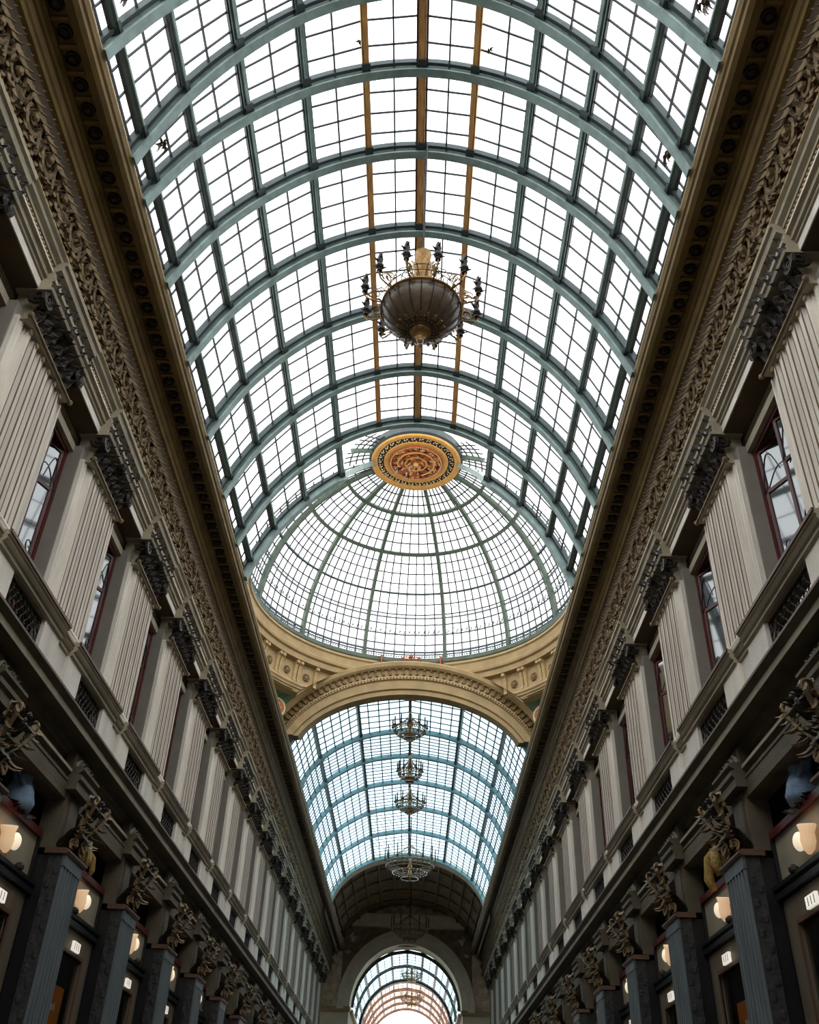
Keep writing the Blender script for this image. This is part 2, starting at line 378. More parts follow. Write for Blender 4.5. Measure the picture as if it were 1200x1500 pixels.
def make_balcony(s, st):
    e=empty('balcony',(0,0,0)); X=-5.0; z=lambda v:v-5.5; h=(st-.5)/2; g=h-.62 if s<0 else h-.72
    prof=[(4.82,6.40),(4.82,6.36),(4.85,6.34),(4.83,6.31),(4.86,6.27),(4.89,6.25),(4.89,6.21),(4.93,6.19),(5.2,6.19),(5.2,6.44),(4.84,6.42)]
    P=[(a+X,z(c)) for a,c in prof]
    b=MB(s); b.prism(P,-h,h)
    b.build('rail','cream2',e)
    b=MB(s); b.box(4.80+X,4.83+X,-h-.005,h+.005,z(6.385),z(6.43)); b.build('rail_lip','rustbar',e)
    b=MB(s); P2=[(a+.07+X,c) for a,c in [(q,z(w_)) for q,w_ in prof]]; b.prism(P2,h,h+.5); b.build('recessed_rail','cream2',e)
    b=MB(s); b.box(4.99+X,.3,h,h+.5,z(5.5),z(6.2)); b.build('recessed_panel','cream',e)
    for sy in (-1,1):
        b=MB(s); a0,a1=sorted((sy*g,sy*h)); b.box(4.93+X,.12,a0,a1,z(5.5),z(6.2)); b.build('pedestal','cream',e)
    gr=MB(s); n=9; zz0,zz1=z(5.52),z(6.18)
    gr.box(4.99+X,5.01+X,-g,g,zz0,zz0+.025); gr.box(4.99+X,5.01+X,-g,g,zz1-.03,zz1)
    ww=2*g/n
    for k in range(n+1):
        yc=-g+ww*k
        for ph in (1,-1):
            pts=[]
            for q in range(13):
                t=q/12; pts.append((5.0+X,max(-g,min(g,yc+ph*ww*.5*sin(2*pi*t*1.5))),zz0+(zz1-zz0)*t))
            gr.tube(pts,.011,4)
    for k in range(n):
        for q in (.17,.5,.83): gr.ball((4.99+X,-g+ww*(k+.5),zz0+(zz1-zz0)*q),.022,5,3)
    gr.build('grille','bronze',e)
    return e
def make_window(s, st):
    e=empty('window',(0,0,0)); g=st/2-.93; X=-5.45; z=lambda v:v-6.2
    MB(s).box(5.46+X,5.52+X,-g,-g+.09,z(6.2),z(9.28)).build('frame','red',e)
    MB(s).box(5.46+X,5.52+X,g-.09,g,z(6.2),z(9.28)).build('frame','red',e)
    b=MB(s); b.box(5.46+X,5.52+X,-g+.09,g-.09,z(9.1),z(9.28)); b.build('head','red',e)
    MB(s).box(5.38+X,5.56+X,-g,g,z(9.18),z(9.32)).build('lintel','cream2',e)
    for a0,a1 in ((-g+.09,-.01),(.01,g-.09)):          # two casements standing ajar, hinged at their far edge
        b=MB(s)
        for y0,y1,c0,c1 in ((a0,a0+.05,6.2,9.1),(a1-.05,a1,6.2,9.1),(a0,a1,6.9,7.0),(a0,a1,8.3,8.36),(a0,a1,9.04,9.1),(a0,a1,6.2,6.28)): b.box(5.47+X,5.52+X,y0,y1,z(c0),z(c1))
        b.turn(R(24),5.49+X,a1); sh=b.build('casement','red',e)
        for c0,c1 in ((6.28,6.9),(7.0,8.3),(8.36,9.04)):
            MB(s).box(5.49+X,5.50+X,a0+.05,a1-.05,z(c0),z(c1)).turn(R(24),5.49+X,a1).build('pane','wglass',sh)
    b=MB(s)
    for sy in (-1,1):
        b.tube([(5.46+X,sy*g*(.1+.8*t),z(8.3)+.5*sin(pi*t)) for t in [i/8 for i in range(9)]],.012,4)
        b.spiral((5.46+X,sy*g*.5,z(6.75)),(0,1,0),(0,0,1),.16,1.3,.012,14,sy)
        b.spiral((5.46+X,sy*g*.5,z(7.2)),(0,1,0),(0,0,1),.14,1.3,.012,14,-sy)
    b.build('tracery','black',e)
    return e
for s in (1,-1):
    ys=ups(s); st=BAY[s][1]; first=None; k0=ys.index(min(ys,key=lambda v:abs(v-BAY[s][0])))
    near=make_pilaster(s,True); far=None; nb=make_balcony(s,st); nw=make_window(s,st)
    for i,y in enumerate(ys):
        if y<22: e=near if i==0 else copy_tree(near)
        else:
            if far is None: far=make_pilaster(s,False); e=far
            else: e=copy_tree(far)
        e.location=(s*5.2,y,H+6.35); q=ORD[i] if i<len(ORD) else str(i)
        tag(e,f'fluted cream pilaster with dark leafy capital, upper {SN[s]} wall, {q} from the camera','pilaster',f'fluted pilasters on the {SN[s]} wall')
        yb=y-st/2
        if i==0: continue                 # that window lies outside the picture
        q=ORD[i-1]
        e=nb if i==1 else copy_tree(nb); e.location=(s*5.0,yb,H+5.5)
        tag(e,f'balcony rail with iron lattice grille under the {q} upper window, {SN[s]} side','balcony',f'balconies on the {SN[s]} wall')
        e=nw if i==1 else copy_tree(nw); e.location=(s*5.33,yb,H+6.2)
        tag(e,f'tall red-framed window with dark glass, {SN[s]} wall, {q} from the camera','window',f'upper windows on the {SN[s]} wall')

# ================================================================== GROUND STOREY
def make_column(s):
    e=empty('column',(0,0,0)); X=-5.0; z=lambda v:v+1.6; hw=.43
    b=MB(s); b.box(4.78+X,4.98+X,-hw,hw,0,z(3.66)); b.build('core','slate_d',e)
    MB(s).box(4.98+X,.2,-hw+.06,hw-.06,0,z(3.66)).build('backing','black',e)
    b=MB(s); b.vprism([(4.79+X,-hw+.01)]+flute(b,4.75+X,-hw+.03,hw-.03,6,.35,.035)+[(4.79+X,hw-.01)],.35,z(3.5))
    b.box(4.745+X,4.79+X,-hw,hw,z(3.5),z(3.66)); b.box(4.72+X,4.79+X,-hw-.02,hw+.02,0,.35); b.build('fluted_face','slate',e)
    b=MB(s)
    for sy in (-1,1):
        a=sy*hw
        for k in range(26):
            zc=.4+k*.185; b.ball((4.88+X+.04*(-1)**k,a,zc),.05,5,3,(1.1,.35,1.4))
    b.build('side_relief','slate_d',e)
    b=MB(s); b.prism([(4.73+X,z(3.66)),(4.70+X,z(3.69)),(4.70+X,z(3.72)),(4.74+X,z(3.74)),(.05,z(3.74)),(.05,z(3.66))],-.48,.48); b.build('collar','rustbar',e)
    b=MB(s); b.box(4.98+X,.3,-.3,.3,z(3.78),z(4.62)); b.box(4.95+X,4.99+X,-.16,.16,z(3.85),z(4.5)); b.build('upper_pier','umber',e)
    for sy in (-1,1):                  # the bracket: curling gilt leaf scrolls hanging from the beam
        c=MB(s); rd=random.Random(5)
        c.tube([(4.58+X,sy*.3,z(4.52)),(4.52+X,sy*.33,z(4.42)),(4.60+X,sy*.27,z(4.25)),(4.70+X,sy*.20,z(4.1)),(4.76+X,sy*.16,z(3.95)),(4.70+X,sy*.2,z(3.82))],[.03,.035,.03,.025,.022,.03],5)
        c.spiral((4.56+X,sy*.31,z(4.5)),(1,0,0),(0,0,1),.10,1.6,.022,16,-1)
        c.spiral((4.74+X,sy*.22,z(3.88)),(1,0,0),(0,0,1),.07,1.3,.018,12,1)
        for k in range(11):
            t=k/10; c.leaf((4.56+X+.2*t,sy*(.33-.14*t),z(4.54-.6*t)),(rd.uniform(-.5,.4),sy*rd.uniform(-.3,.8),rd.uniform(-1,-.3)),(-1,sy*.5,rd.uniform(-.3,.3)),.24,.10,.9,4)
        c.build('bracket','bracket',e)
    c=MB(s)
    for k in range(5): c.leaf((4.95+X,-.24+.12*k,z(3.82)),(-.5,0,1),(-1,0,.1),.48,.2,.8,5)
    for k in range(4): c.leaf((4.70+X,-.2+.13*k,z(4.30)),(-.5,.1*(-1)**k,.7),(-1,0,.2),.30,.2,.9,4)
    c.ball((4.62+X,0,z(4.42)),.11,8,5); c.ball((4.6+X,.13,z(4.55)),.08,6,4); c.ball((4.6+X,-.13,z(4.55)),.08,6,4)
    c.build('acanthus','bronze',e)
    c=MB(s)
    for k in range(5): c.leaf((4.60+X,-.3+.15*k,z(4.56)),(-.15,0,-1),(-1,0,-.3),.2,.17,.7,3)
    for k in range(3): c.leaf((4.72+X,-.15+.15*k,z(4.2)),(.1,0,-1),(-1,0,0),.26,.12,.6,3)
    c.build('feathered_leaf','patina',e)
    b=MB(s); b.prism([(4.84+X,z(4.62)),(4.84+X,z(4.74)),(4.80+X,z(4.78)),(4.80+X,z(4.84)),(4.86+X,z(4.86)),(4.78+X,z(4.92)),(4.78+X,z(4.96)),(4.96+X,z(4.98)),(4.96+X,z(5.2)),(.1,z(5.2)),(.1,z(4.62))],-.42,.42)
    fb=b.build('frieze_block','umber',e)
    b=MB(s)
    for sy in (-1,1): b.spiral((4.94+X,sy*.17,z(5.08)),(0,sy,0),(0,0,1),.08,1.5,.018,12,1)
    for k in range(5): b.leaf((4.94+X,-.3+.15*k,z(5.0)),(0,.3,1),(-1,0,0),.15,.1,.5,3)
    b.build('carved_relief','patina',fb)
    return e
def make_shop(s, st, poster):
    e=empty('shopfront',(0,0,0)); X=-5.2; z=lambda v:v+1.6; h=st/2-.38; g=h-.05
    MB(s).box(5.18+X,5.26+X,-h,h,z(3.89),z(3.99)).build('red_transom_bar','red',e)
    MB(s).box(5.23+X,5.25+X,-g,g,z(3.30),z(3.89)).build('transom_panel','beige',e)
    b=MB(s); b.box(5.20+X,5.26+X,-g,g,z(3.27),z(3.31)); b.build('transom_sill','rustbar',e)
    for a,c in ((-h,-h+.05),(h-.05,h)): MB(s).box(5.18+X,5.3+X,a,c,0,z(3.89)).build('jamb','black',e)
    b=MB(s); b.prism([(5.10+X,z(3.27)),(5.10+X,z(3.22)),(5.14+X,z(3.20)),(5.12+X,z(3.16)),(5.12+X,z(3.10)),(5.3+X,z(3.08)),(5.3+X,z(3.27))],-h,h); b.build('black_bar','black',e)
    b=MB(s)
    b.box(5.18+X,5.26+X,-g,g,z(2.76),z(3.08)); b.box(5.18+X,5.26+X,-g,-g+.42,0,z(2.76)); b.box(5.18+X,5.26+X,g-.42,g,0,z(2.76)); b.build('door_frame','taupe',e)
    b=MB(s); b.box(5.16+X,5.20+X,-g+.38,g-.38,z(2.73),z(2.78)); b.box(5.16+X,5.2+X,-g+.38,-g+.42,0,z(2.73)); b.box(5.16+X,5.2+X,g-.42,g-.38,0,z(2.73)); b.build('inner_bead','rustbar',e)
    MB(s).box(5.22+X,5.23+X,-g+.42,g-.42,0,z(2.76)).build('glass_pane','glass_s',e)
    return e
names={1:'right',-1:'left'}
tulip=MB(); tulip.lathe([(.03,0),(.09,.04),(.13,.12),(.12,.2),(.16,.27),(.15,.28),(.11,.2),(.12,.12),(.08,.05),(.02,.01)],12)
tul=lib('lamp_shade',tulip,'lamp',True)
gb=MB(); gb.ball((0,0,0),.13,12,8); glo=lib('globe',gb,'lampw',True)
kb=MB(); kb.ball((0,0,0),.075,8,5,(1,1,.8)); kb.tube([(0,0,0),(0,0,.06)],.03,6); kn=lib('socket',kb,'bronze')
for s in (1,-1):
    cy=cols(s); st=COL[s][1]; pc=make_column(s); ps=make_shop(s,st,False)
    for i,y in enumerate(cy):
        q=ORD[i]; e=pc if i==0 else copy_tree(pc); e.location=(s*5.0,y,0)
        tag(e,f'slate-grey fluted column with gilt scroll bracket, {SN[s]} side, {q} from the camera','column',f'shopfront columns on the {SN[s]} side')
        yb=y+st/2
        e=ps if i==0 else copy_tree(ps); e.location=(s*5.2,yb,0)
        tag(e,f'taupe-framed shopfront with red transom bar beyond the {q} column, {SN[s]} side','shopfront',f'shopfronts on the {SN[s]} side')
        if y>4:
            g=empty('wall_lamp',(s*5.14,yb+.25,H+3.40)); 
            inst('lamp_shade',tul,g,(0,-.12,-.06),(R(14),0,0),(.6,1.25,1.25)); inst('globe',glo,g,(0,.12,.16),(0,0,0),(.55,.9,.9)); inst('socket',kn,g,(-s*.02,-.42 if i%2 else .42,-.1))
            tag(g,f'warm tulip glass lamp behind the transom beyond the {q} column, {SN[s]} side','lamp',f'transom lamps on the {SN[s]} side')
        if y<34:
            d=MB(); d.box(-.02,.02,-.17,.17,-.07,.07); o=d.build('illuminated_sign','sign',None,(s*5.14,yb-.45*(1 if s>0 else -1)*0+.35,H+2.86)); 
            tag(o,f'small lit white sign on the door head beyond the {q} column, {SN[s]} side','sign',f'lit signs on the {SN[s]} side')
            l=MB(); 
            for k in range(3): l.box(-.024,.024,-.13+.1*k,-.11+.1*k,-.05,.05)
            l.build('lettering','beige',o)
# posters behind the shop glass (illegible pale lettering over an orange ground, dark figure below)
for s,y in ((-1,COL[-1][0]+.5*COL[-1][1]),(1,COL[1][0]+.5*COL[1][1]),(-1,COL[-1][0]+1.5*COL[-1][1]),(1,COL[1][0]+1.5*COL[1][1])):
    o=MB().box(-.01,.01,-.75,.75,-1.2,.55).build('poster','orange',None,(s*5.32,y,H+1.75))
    tag(o,f'orange poster behind the shop glass beyond the {"first" if y<13 else "second"} column, {SN[s]} side','poster')
    t=MB(-1 if s<0 else 1); rd=random.Random(2)
    for k in range(9): t.box(-.016,-.012,-.5+.11*k,-.43+.11*k,.2,.26+.06*rd.random())
    t.build('lettering','white',o)
    t=MB(-1 if s<0 else 1); t.box(-.016,-.012,-.35,.0,-1.1,-.1); t.ball((-.014,-.18,0),.14,8,6,(.1,1,1)); t.build('printed_figure','black',o)
# figures in the dark openings above the transoms
def figurine(name, s, loc, cm, label, bird=False):
    e=empty(name,loc); b=MB(s)
    if not bird:
        b.lathe([(.0,.0),(.22,.02),(.25,.12),(.19,.3),(.13,.42),(.17,.55),(.16,.62),(.06,.67),(.05,.70)],14); b.build('draped_body',cm,e,smooth=True)
        h=MB(s); h.ball((0,0,.78),.085,10,7,(1,1,1.2)); h.lathe([(.14,.82),(.15,.84),(.08,.86),(.075,.92),(0,.93)],12); h.build('head',cm,e,smooth=True)
        for sy in (-1,1):
            a=MB(s); a.tube([(0,sy*.14,.6),(-.04,sy*.24,.45),(-.12,sy*.2,.3)],[.05,.042,.03],7); a.build('arm',cm,e,smooth=True)
        g=MB(s)
        for k in range(7): g.leaf((0,.2*cos(k*.9),.1),( -.4,cos(k),-.6),(-1,0,.3),.3,.14,.7,4)
        g.build('dark_foliage','bronze',e)
    else:
        b.lathe([(0,0),(.15,.05),(.19,.2),(.15,.38),(.08,.5),(.05,.56)],14); b.build('body','amber',e,smooth=True)
        h=MB(s); h.ball((-.03,0,.64),.085,10,7,(1,1,1.3)); h.ball((-.02,.04,.47),.11,10,7); h.build('head','ivory',e,smooth=True)
        for sy,dz in ((-1,0),(1,-.12)):
            a=MB(s); a.tube([(-.05,sy*.1,.42),(-.16,sy*.2,.3),(-.18,sy*.24,.1+dz),(-.14,sy*.22,-.06+dz)],[.07,.07,.085,.06],8); a.build('limb','amber',e,smooth=True)
    tag(e,label,'figure'); return e
figurine('mannequin',-1,(-5.30,13.0,H+3.99),'bluecloth','pale blue draped figure in the dark opening above the left transom')
figurine('mannequin',1,(5.30,11.7,H+3.99),'bluecloth','pale blue draped figure in the dark opening above the right transom')
figurine('plush_figure',1,(5.2,15.1,H+3.99),'amber','ivory and amber hanging figure in the opening beside the right columns',True)
o=figurine('plush_figure',-1,(-5.15,15.9,H+3.99),'amber','small ivory and amber figure in the opening beside the left columns',True); o.scale=(.6,.6,.6)

# ================================================================== GLASS VAULT 1
PR=[(0,15.68),(.96,15.50),(1.94,14.98),(2.81,14.16),(3.5,13.2),(3.97,12.2),(4.13,11.75)]
def vault_nodes():
    l=[(-x,z) for x,z in PR[::-1][:-1]]+PR; return [(x+.09*max(0,1-abs(x)/4),z) for x,z in l]
NODES=vault_nodes()
RIBY=[4.9,6.32,7.24,8.57,10.15,11.94,14.0,15.94,17.81,19.25]
def riby(i,x): return RIBY[i]+(.58*(abs(x)/4)**2.2 if i==2 else 0)
def panel(name, A,B,Cc,D, nu, nv, parent, bm, gm, fw=.05, bw=.022, pm=None, stuff=False, frame=True):
    """A,B near edge (u), D,C far edge; frame of bars with panes"""
    A,B,Cc,D=map(Vector,(A,B,Cc,D)); n=(B-A).cross(D-A).normalized()
    P=lambda u,v:(A*(1-u)+B*u)*(1-v)+(D*(1-u)+Cc*u)*v
    b=MB()
    for i in range(nu+1):
        e=(i in (0,nu)); 
        if e and not frame: continue
        b.bar(P(i/nu,0),P(i/nu,1),fw if e else bw,.05 if e else .035,n)
    for j in range(nv+1):
        e=(j in (0,nv))
        if e and not frame: continue
        b.bar(P(0,j/nv),P(1,j/nv),fw if e else bw,.05 if e else .03,n)
    o=b.build(name,bm,parent)
    if stuff:
        q=MB()
        for i in range(nu):
            for j in range(nv):
                q.add([P(i/nu,j/nv),P((i+1)/nu,j/nv),P((i+1)/nu,(j+1)/nv),P(i/nu,(j+1)/nv)],[(0,1,2,3)])
        tag(q.build('pane',gm,o),kind='stuff')
    else:
        for i in range(nu):
            for j in range(nv):
                q=MB(); c=[P(i/nu,j/nv),P((i+1)/nu,j/nv),P((i+1)/nu,(j+1)/nv),P(i/nu,(j+1)/nv)]
                q.add([p-n*.004 for p in c]+[p+n*.004 for p in c],[(0,3,2,1),(4,5,6,7),(0,1,5,4),(1,2,6,5),(2,3,7,6),(3,0,4,7)])
                q.build('pane',gm,o)
    return o
def smooth_curve(nodes, sub=4):
    pts=[]
    for i in range(len(nodes)-1):
        p0=Vector((*nodes[max(i-1,0)],)); p1=Vector(nodes[i]); p2=Vector(nodes[i+1]); p3=Vector(nodes[min(i+2,len(nodes)-1)])
        for k in range(sub):
            t=k/sub; pts.append(.5*((2*p1)+(p2-p0)*t+(2*p0-5*p1+4*p2-p3)*t*t+(3*p1-p0-3*p2+p3)*t**3))
    pts.append(Vector(nodes[-1])); return pts
def nrm(x,z,zc=11.6): 
    v=Vector((x,0,z-zc)); return v.normalized()
wn=1
for i in range(len(RIBY)-1):
    last=(i==len(RIBY)-2)
    Wd=structE('window_%d'%wn); wn+=1
    for k in range(len(NODES)-1):
        (x0,z0),(x1,z1)=NODES[k],NODES[k+1]
        if last and max(abs(x0),abs(x1))<2: continue
        ya,yb_=riby,riby
        A=(x0,riby(i,x0),z0); B=(x1,riby(i,x1),z1); Cc=(x1,riby(i+1,x1),z1); D=(x0,riby(i+1,x0),z0)
        panel('glazed_panel',A,B,Cc,D,2,3 if i in (0,2) or last else 4,Wd,'bar','glass',.05,.026)
    # purlins
    for (x,z) in NODES[1:-1]:
        if last and abs(x)<1.5: continue
        g=abs(x)<1.2
        b=MB(); n=nrm(x,z); p=Vector((x,riby(i,x),z)); q=Vector((x,riby(i+1,x),z))
        wd=.12 if abs(x)>.5 else .13
        if abs(x)>3.3: wd=.07
        b.bar(p-n*.04,q-n*.04,wd,.08,n)
        if g: b.bar(p-n*.09,q-n*.09,.05,.04,n)
        else: b.bar(p-n*.10,q-n*.10,.045,.05,n)
        b.build('purlin','gold' if g else 'steel',Wd)
        if abs(x)<.3:
            for e_ in (-1,1): b=MB(); b.bar(p-n*.03+Vector((.085*e_,0,0)),q-n*.03+Vector((.085*e_,0,0)),.035,.06,n); b.build('purlin_edge','rustbar',Wd)
        if not g:
            t=n.cross(Vector((0,1,0)))
            for e_ in (-1,1): b=MB(); b.bar(p-n*.02+t*.07*e_,q-n*.02+t*.07*e_,.03,.06,n); b.build('purlin_edge','bar',Wd)
        # bolted cleat where the purlin meets the far rib
        b=MB(); b.bar(q-n*.12-Vector((0,.2,0)),q-n*.12,wd*1.25,.03,n); b.build('cleat','steel_d',Wd)
rib_root=structE('ceiling')
for i,y in enumerate(RIBY):
    cur=smooth_curve(NODES,5)
    if i==len(RIBY)-1:
        for sx in (-1,1):
            pts=[];ns=[]
            for p in [q for q in cur if q.x*sx>1.85][::(1 if sx<0 else -1)]:
                pts.append((p.x,y+.03,p.y)); ns.append(nrm(p.x,p.y))
            for t in (.25,.5,.75,1.0):   # sweeps up to the crown of the dome
                a=R(sx*(90+8*t)); alt=R(58+15*t); rr=5.2*cos(alt)
                P0=Vector((sx*1.94,19.25,14.98)); P1=Vector((rr*sin(a),24.9+rr*cos(a),14.9+5.2*sin(alt)))
                pts.append(tuple(P0.lerp(P1,t))); ns.append(Vector((sx*.4,-.5,.7)))
            MB().sweep([Vector(p) for p in pts],ns,.17,.16,-.12).build('groin_rib','steel',rib_root)
            b=MB(); b.sweep([Vector(p)+Vector((0,-.13,0)) for p in pts[:-4]],ns[:-4],.07,.08,.0); b.build('rib_frame','steel_d',rib_root)
        continue
    pts=[Vector((p.x,riby(i,p.x),p.y)) for p in cur]; ns=[nrm(p.x,p.y) for p in cur]
    b=MB(); b.sweep(pts,ns,.07,.18,-.08); b.sweep(pts,ns,.15,.04,-.18); b.build('rib','steel',rib_root)
    b=MB(); b.sweep([p+Vector((0,-.10,0)) for p in pts],ns,.06,.12,-.02); b.sweep([p+Vector((0,.07,0)) for p in pts],ns,.03,.08,-.0); b.build('rib_frame','steel_d',rib_root)

# ================================================================== DOME
DC=Vector((0,24.9,14.9)); DR=5.25
def sp_(az,alt,r=DR): a,e=R(az),R(alt); return DC+Vector((r*cos(e)*sin(a),r*cos(e)*cos(a),r*sin(e)))
Dm=structE('window_%d'%wn); wn+=1
AZ=[-93,-76,-47,-19,13.5,41,68,90]; UAZ=[-93,-118,-145,-172,-199,-226,-250,-270]
def meridian(az,a0,a1,w_=.12,nm='dome_rib',mt='dome_s'):
    al=[a0+(a1-a0)*k/14 for k in range(15)]
    MB().sweep([sp_(az,a) for a in al],[sp_(az,a)-DC for a in al],w_,.16,-.08).build(nm,mt,Dm)
for az in AZ[1:-1]: meridian(az,0,74)
for az in (-118,-250): meridian(az,62,71.5,.07)
def ring(alt,a0,a1,w_,h_,nm,mt,n=40,par=None):
    az=[a0+(a1-a0)*k/n for k in range(n+1)]
    return MB().sweep([sp_(a,alt) for a in az],[sp_(a,alt)-DC for a in az],w_,h_,-h_/2).build(nm,mt,par or Dm)
ring(62,-92,89,.12,.14,'ring_beam','dome_s'); ring(45,-90,87,.13,.15,'ring_beam','dome_s')
ring(1.0,-100,100,.14,.18,'base_ring','dome_s'); ring(5,-100,100,.05,.08,'thin_ring','bar_b'); 
for a in (19,29): ring(a,-91,89,.045,.07,'thin_ring','bar_b')
def dome_cell(a0,a1,e0,e1,nu,nv):
    b=MB(); g=MB(); gap=0
    for i in range(1,nu):
        az=a0+(a1-a0)*i/nu; k=max(2,int((e1-e0)/6)); al=[e0+(e1-e0)*q/k for q in range(k+1)]
        b.sweep([sp_(az,a) for a in al],[sp_(az,a)-DC for a in al],.042,.03)
    for j in range(1,nv):
        e_=e0+(e1-e0)*j/nv; k=4; az=[a0+(a1-a0)*q/k for q in range(k+1)]
        b.sweep([sp_(a,e_) for a in az],[sp_(a,e_)-DC for a in az],.042,.03)
    o=b.build('dome_panel','bar',Dm)
    for i in range(nu):
        for j in range(nv):
            u0,u1_=a0+(a1-a0)*i/nu,a0+(a1-a0)*(i+1)/nu; w0,w1=e0+(e1-e0)*j/nv,e0+(e1-e0)*(j+1)/nv
            g.add([sp_(u0,w0),sp_(u1_,w0),sp_(u1_,w1),sp_(u0,w1)],[(0,1,2,3)])
    tag(g.build('pane','glass',o),kind='stuff')
for k in range(len(AZ)-1):
    a0,a1=AZ[k],AZ[k+1]
    dome_cell(a0,a1,0,45,8,11); dome_cell(a0,a1,45,62,6,4); dome_cell(a0,a1,62,74,6,3)
for k in (0,1,5,6): dome_cell(UAZ[k],UAZ[k+1],62,72,4,4)
# scrollwork band running round the dome
b=MB()
for k in range(-44,44):
    az=k*2.0; c=sp_(az,13.5,DR-.05); e1=(sp_(az+.5,13.5)-sp_(az,13.5)).normalized(); up=Vector((0,0,1))
    b.spiral(c,e1,up,.11,1.2,.014,9,1 if k%2 else -1,pi*(k%2))
    b.tube([c-up*.15,c-up*.1+e1*.06,c+up*.02+e1*.1],.012,3); b.tube([c+up*.15,c+up*.1-e1*.06,c-e1*.09],.012,3)
tag(b.build('scrollwork','bar_b',Dm),kind='stuff')
b=MB()
for k in range(-92,93):
    c=sp_(k*1.02,2.8,DR-.1); b.tube([c-Vector((0,0,.12)),c+Vector((.04,0,0)),c+Vector((0,0,.12))],.012,3); b.ball(c,.03,4,3)
tag(b.build('base_scrollwork','bar_b',Dm),kind='stuff')
# crown medallion
md=empty('ceiling_medallion',(0,24.62,H+19.78))
b=MB(); b.lathe([(1.60,.25),(1.60,.0),(1.50,-.05),(1.45,0.03)],64); b.build('iron_collar','steel_d',md)
b=MB(); b.lathe([(1.52,-.02),(1.51,-.09),(1.44,-.10),(1.34,-.07),(1.31,-.05),(1.31,.0)],64); b.build('outer_rim','gold_flat',md,smooth=True)
b=MB(); b.lathe([(1.32,-.03),(1.08,-.03)],64); b.build('dark_band','bronze',md)
b=MB(); b.lathe([(1.10,.0),(1.09,-.07),(1.06,-.07),(1.0,-.05),(.88,-.04),(.86,-.02)],64); b.build('inner_rim','gold_flat',md,smooth=True)
b=MB(); b.lathe([(.88,-.02),(.87,-.09),(.84,-.09),(.82,-.04),(0,-.04)],48); b.build('rosette_ground','rosered',md)
b=MB(); rd=random.Random(9)
for k in range(60):
    a=2*pi*k/60; d=Vector((sin(a),cos(a),0)); b.leaf(d*(1.21+.05*(-1)**k)+Vector((0,0,-.04)),(sin(a+1.2+.8*(-1)**k),cos(a+1.2+.8*(-1)**k),0),(0,0,-1),.12,.06,.5,2)
    b.ball(d*(1.21-.06*(-1)**k)+Vector((0,0,-.05)),.022,4,3)
b.build('band_ornament','sand',md)
b=MB()
for k in range(72): a=2*pi*k/72; b.ball((.86*sin(a),.86*cos(a),-.10),.02,4,3)
tag(b.build('bead','sand',md),kind='stuff')
b=MB(); bg_=MB(); br=MB(); rd=random.Random(4)
for rr,nn,ln in ((.74,40,.15),(.62,34,.17),(.48,28,.17),(.34,20,.16),(.2,12,.16),(.1,6,.12)):
    for k in range(nn):
        a=2*pi*k/nn+rd.random()*.3; q=(b,bg_,br)[rd.randrange(3)]; w_=rr+rd.uniform(-.05,.05)
        q.leaf((w_*sin(a),w_*cos(a),-.05),(sin(a+rd.uniform(-1.5,1.5)),cos(a+rd.uniform(-1.5,1.5)),0),(0,0,-1),ln,.09,.8,3)
b.ball((0,0,-.12),.10,8,5)
b.tube([(.62*sin(.3+4.6*t),.62*cos(.3+4.6*t),-.12) for t in [i/24 for i in range(25)]],.025,5)
b.tube([(.36*sin(2*pi*i/24),.36*cos(2*pi*i/24),-.12) for i in range(24)],.02,5,True)
b.build('gilt_foliage','gold_flat',md); bg_.build('cream_foliage','sand',md); br.build('dark_foliage','bronze',md)
tag(md,'round gold medallion with red and cream foliage at the crown of the dome','medallion')

# ================================================================== CROSSING: ring entablature, pendentives, arch
Cr=structE('trim_5')
cyl_prof=[(5.45,-.05),(5.0,-.08),(4.98,-.16),(5.04,-.2),(5.06,-.42),(5.02,-.48),(5.04,-.56),(5.12,-.6),(5.14,-.78),(5.36,-.8),(5.38,-1.50),(5.28,-1.54),(5.26,-1.62),(5.31,-1.68),(5.30,-1.72),(5.36,-1.76),(5.36,-1.86),(5.6,-1.9)]
def arch_top(x,y):
    q=abs(x)/5.0
    return (10.95+3.75*math.sqrt(max(0,1-q*q)))*y/29.5-.03
b=MB(); vs=[];fs=[];NA=120;KP=len(cyl_prof)
for i in range(NA+1):
    a=R(-100+200*i/NA)
    for r_,z_ in cyl_prof:
        x=r_*sin(a); y=DC.y+r_*cos(a); zz=DC.z+z_
        if abs(x)<4.95: zz=max(zz,min(arch_top(x,y),DC.z-.05))
        vs.append((x,y,zz))
for i in range(NA):
    for q in range(KP-1): fs.append((i*KP+q,i*KP+q+1,(i+1)*KP+q+1,(i+1)*KP+q))
b.add(vs,fs); b.build('ring_cornice','ochre_l',Cr)
def clear(a,zlow):
    x=5.3*sin(a); y=DC.y+5.3*cos(a); return DC.z+zlow>arch_top(x,y)-.12
b=MB(); b.prism([(0,0),(-.22,0),(-.23,-.1),(-.15,-.14),(-.10,-.28),(-.06,-.62),(-.09,-.72),(0,-.74)],-.06,.06); bk=lib('console',b,'ochre_l')
b=MB(); b.lathe([(0,-.05),(.05,-.04),(.06,0),(.10,-.01),(.12,-.04),(.15,0)],10)
for k in range(6): a=k*pi/3; b.leaf((.04*cos(a),.04*sin(a),-.02),(cos(a),sin(a),0),(0,0,-1),.12,.08,.5,2)
rz=lib('panel_rosette',b,'foliage')
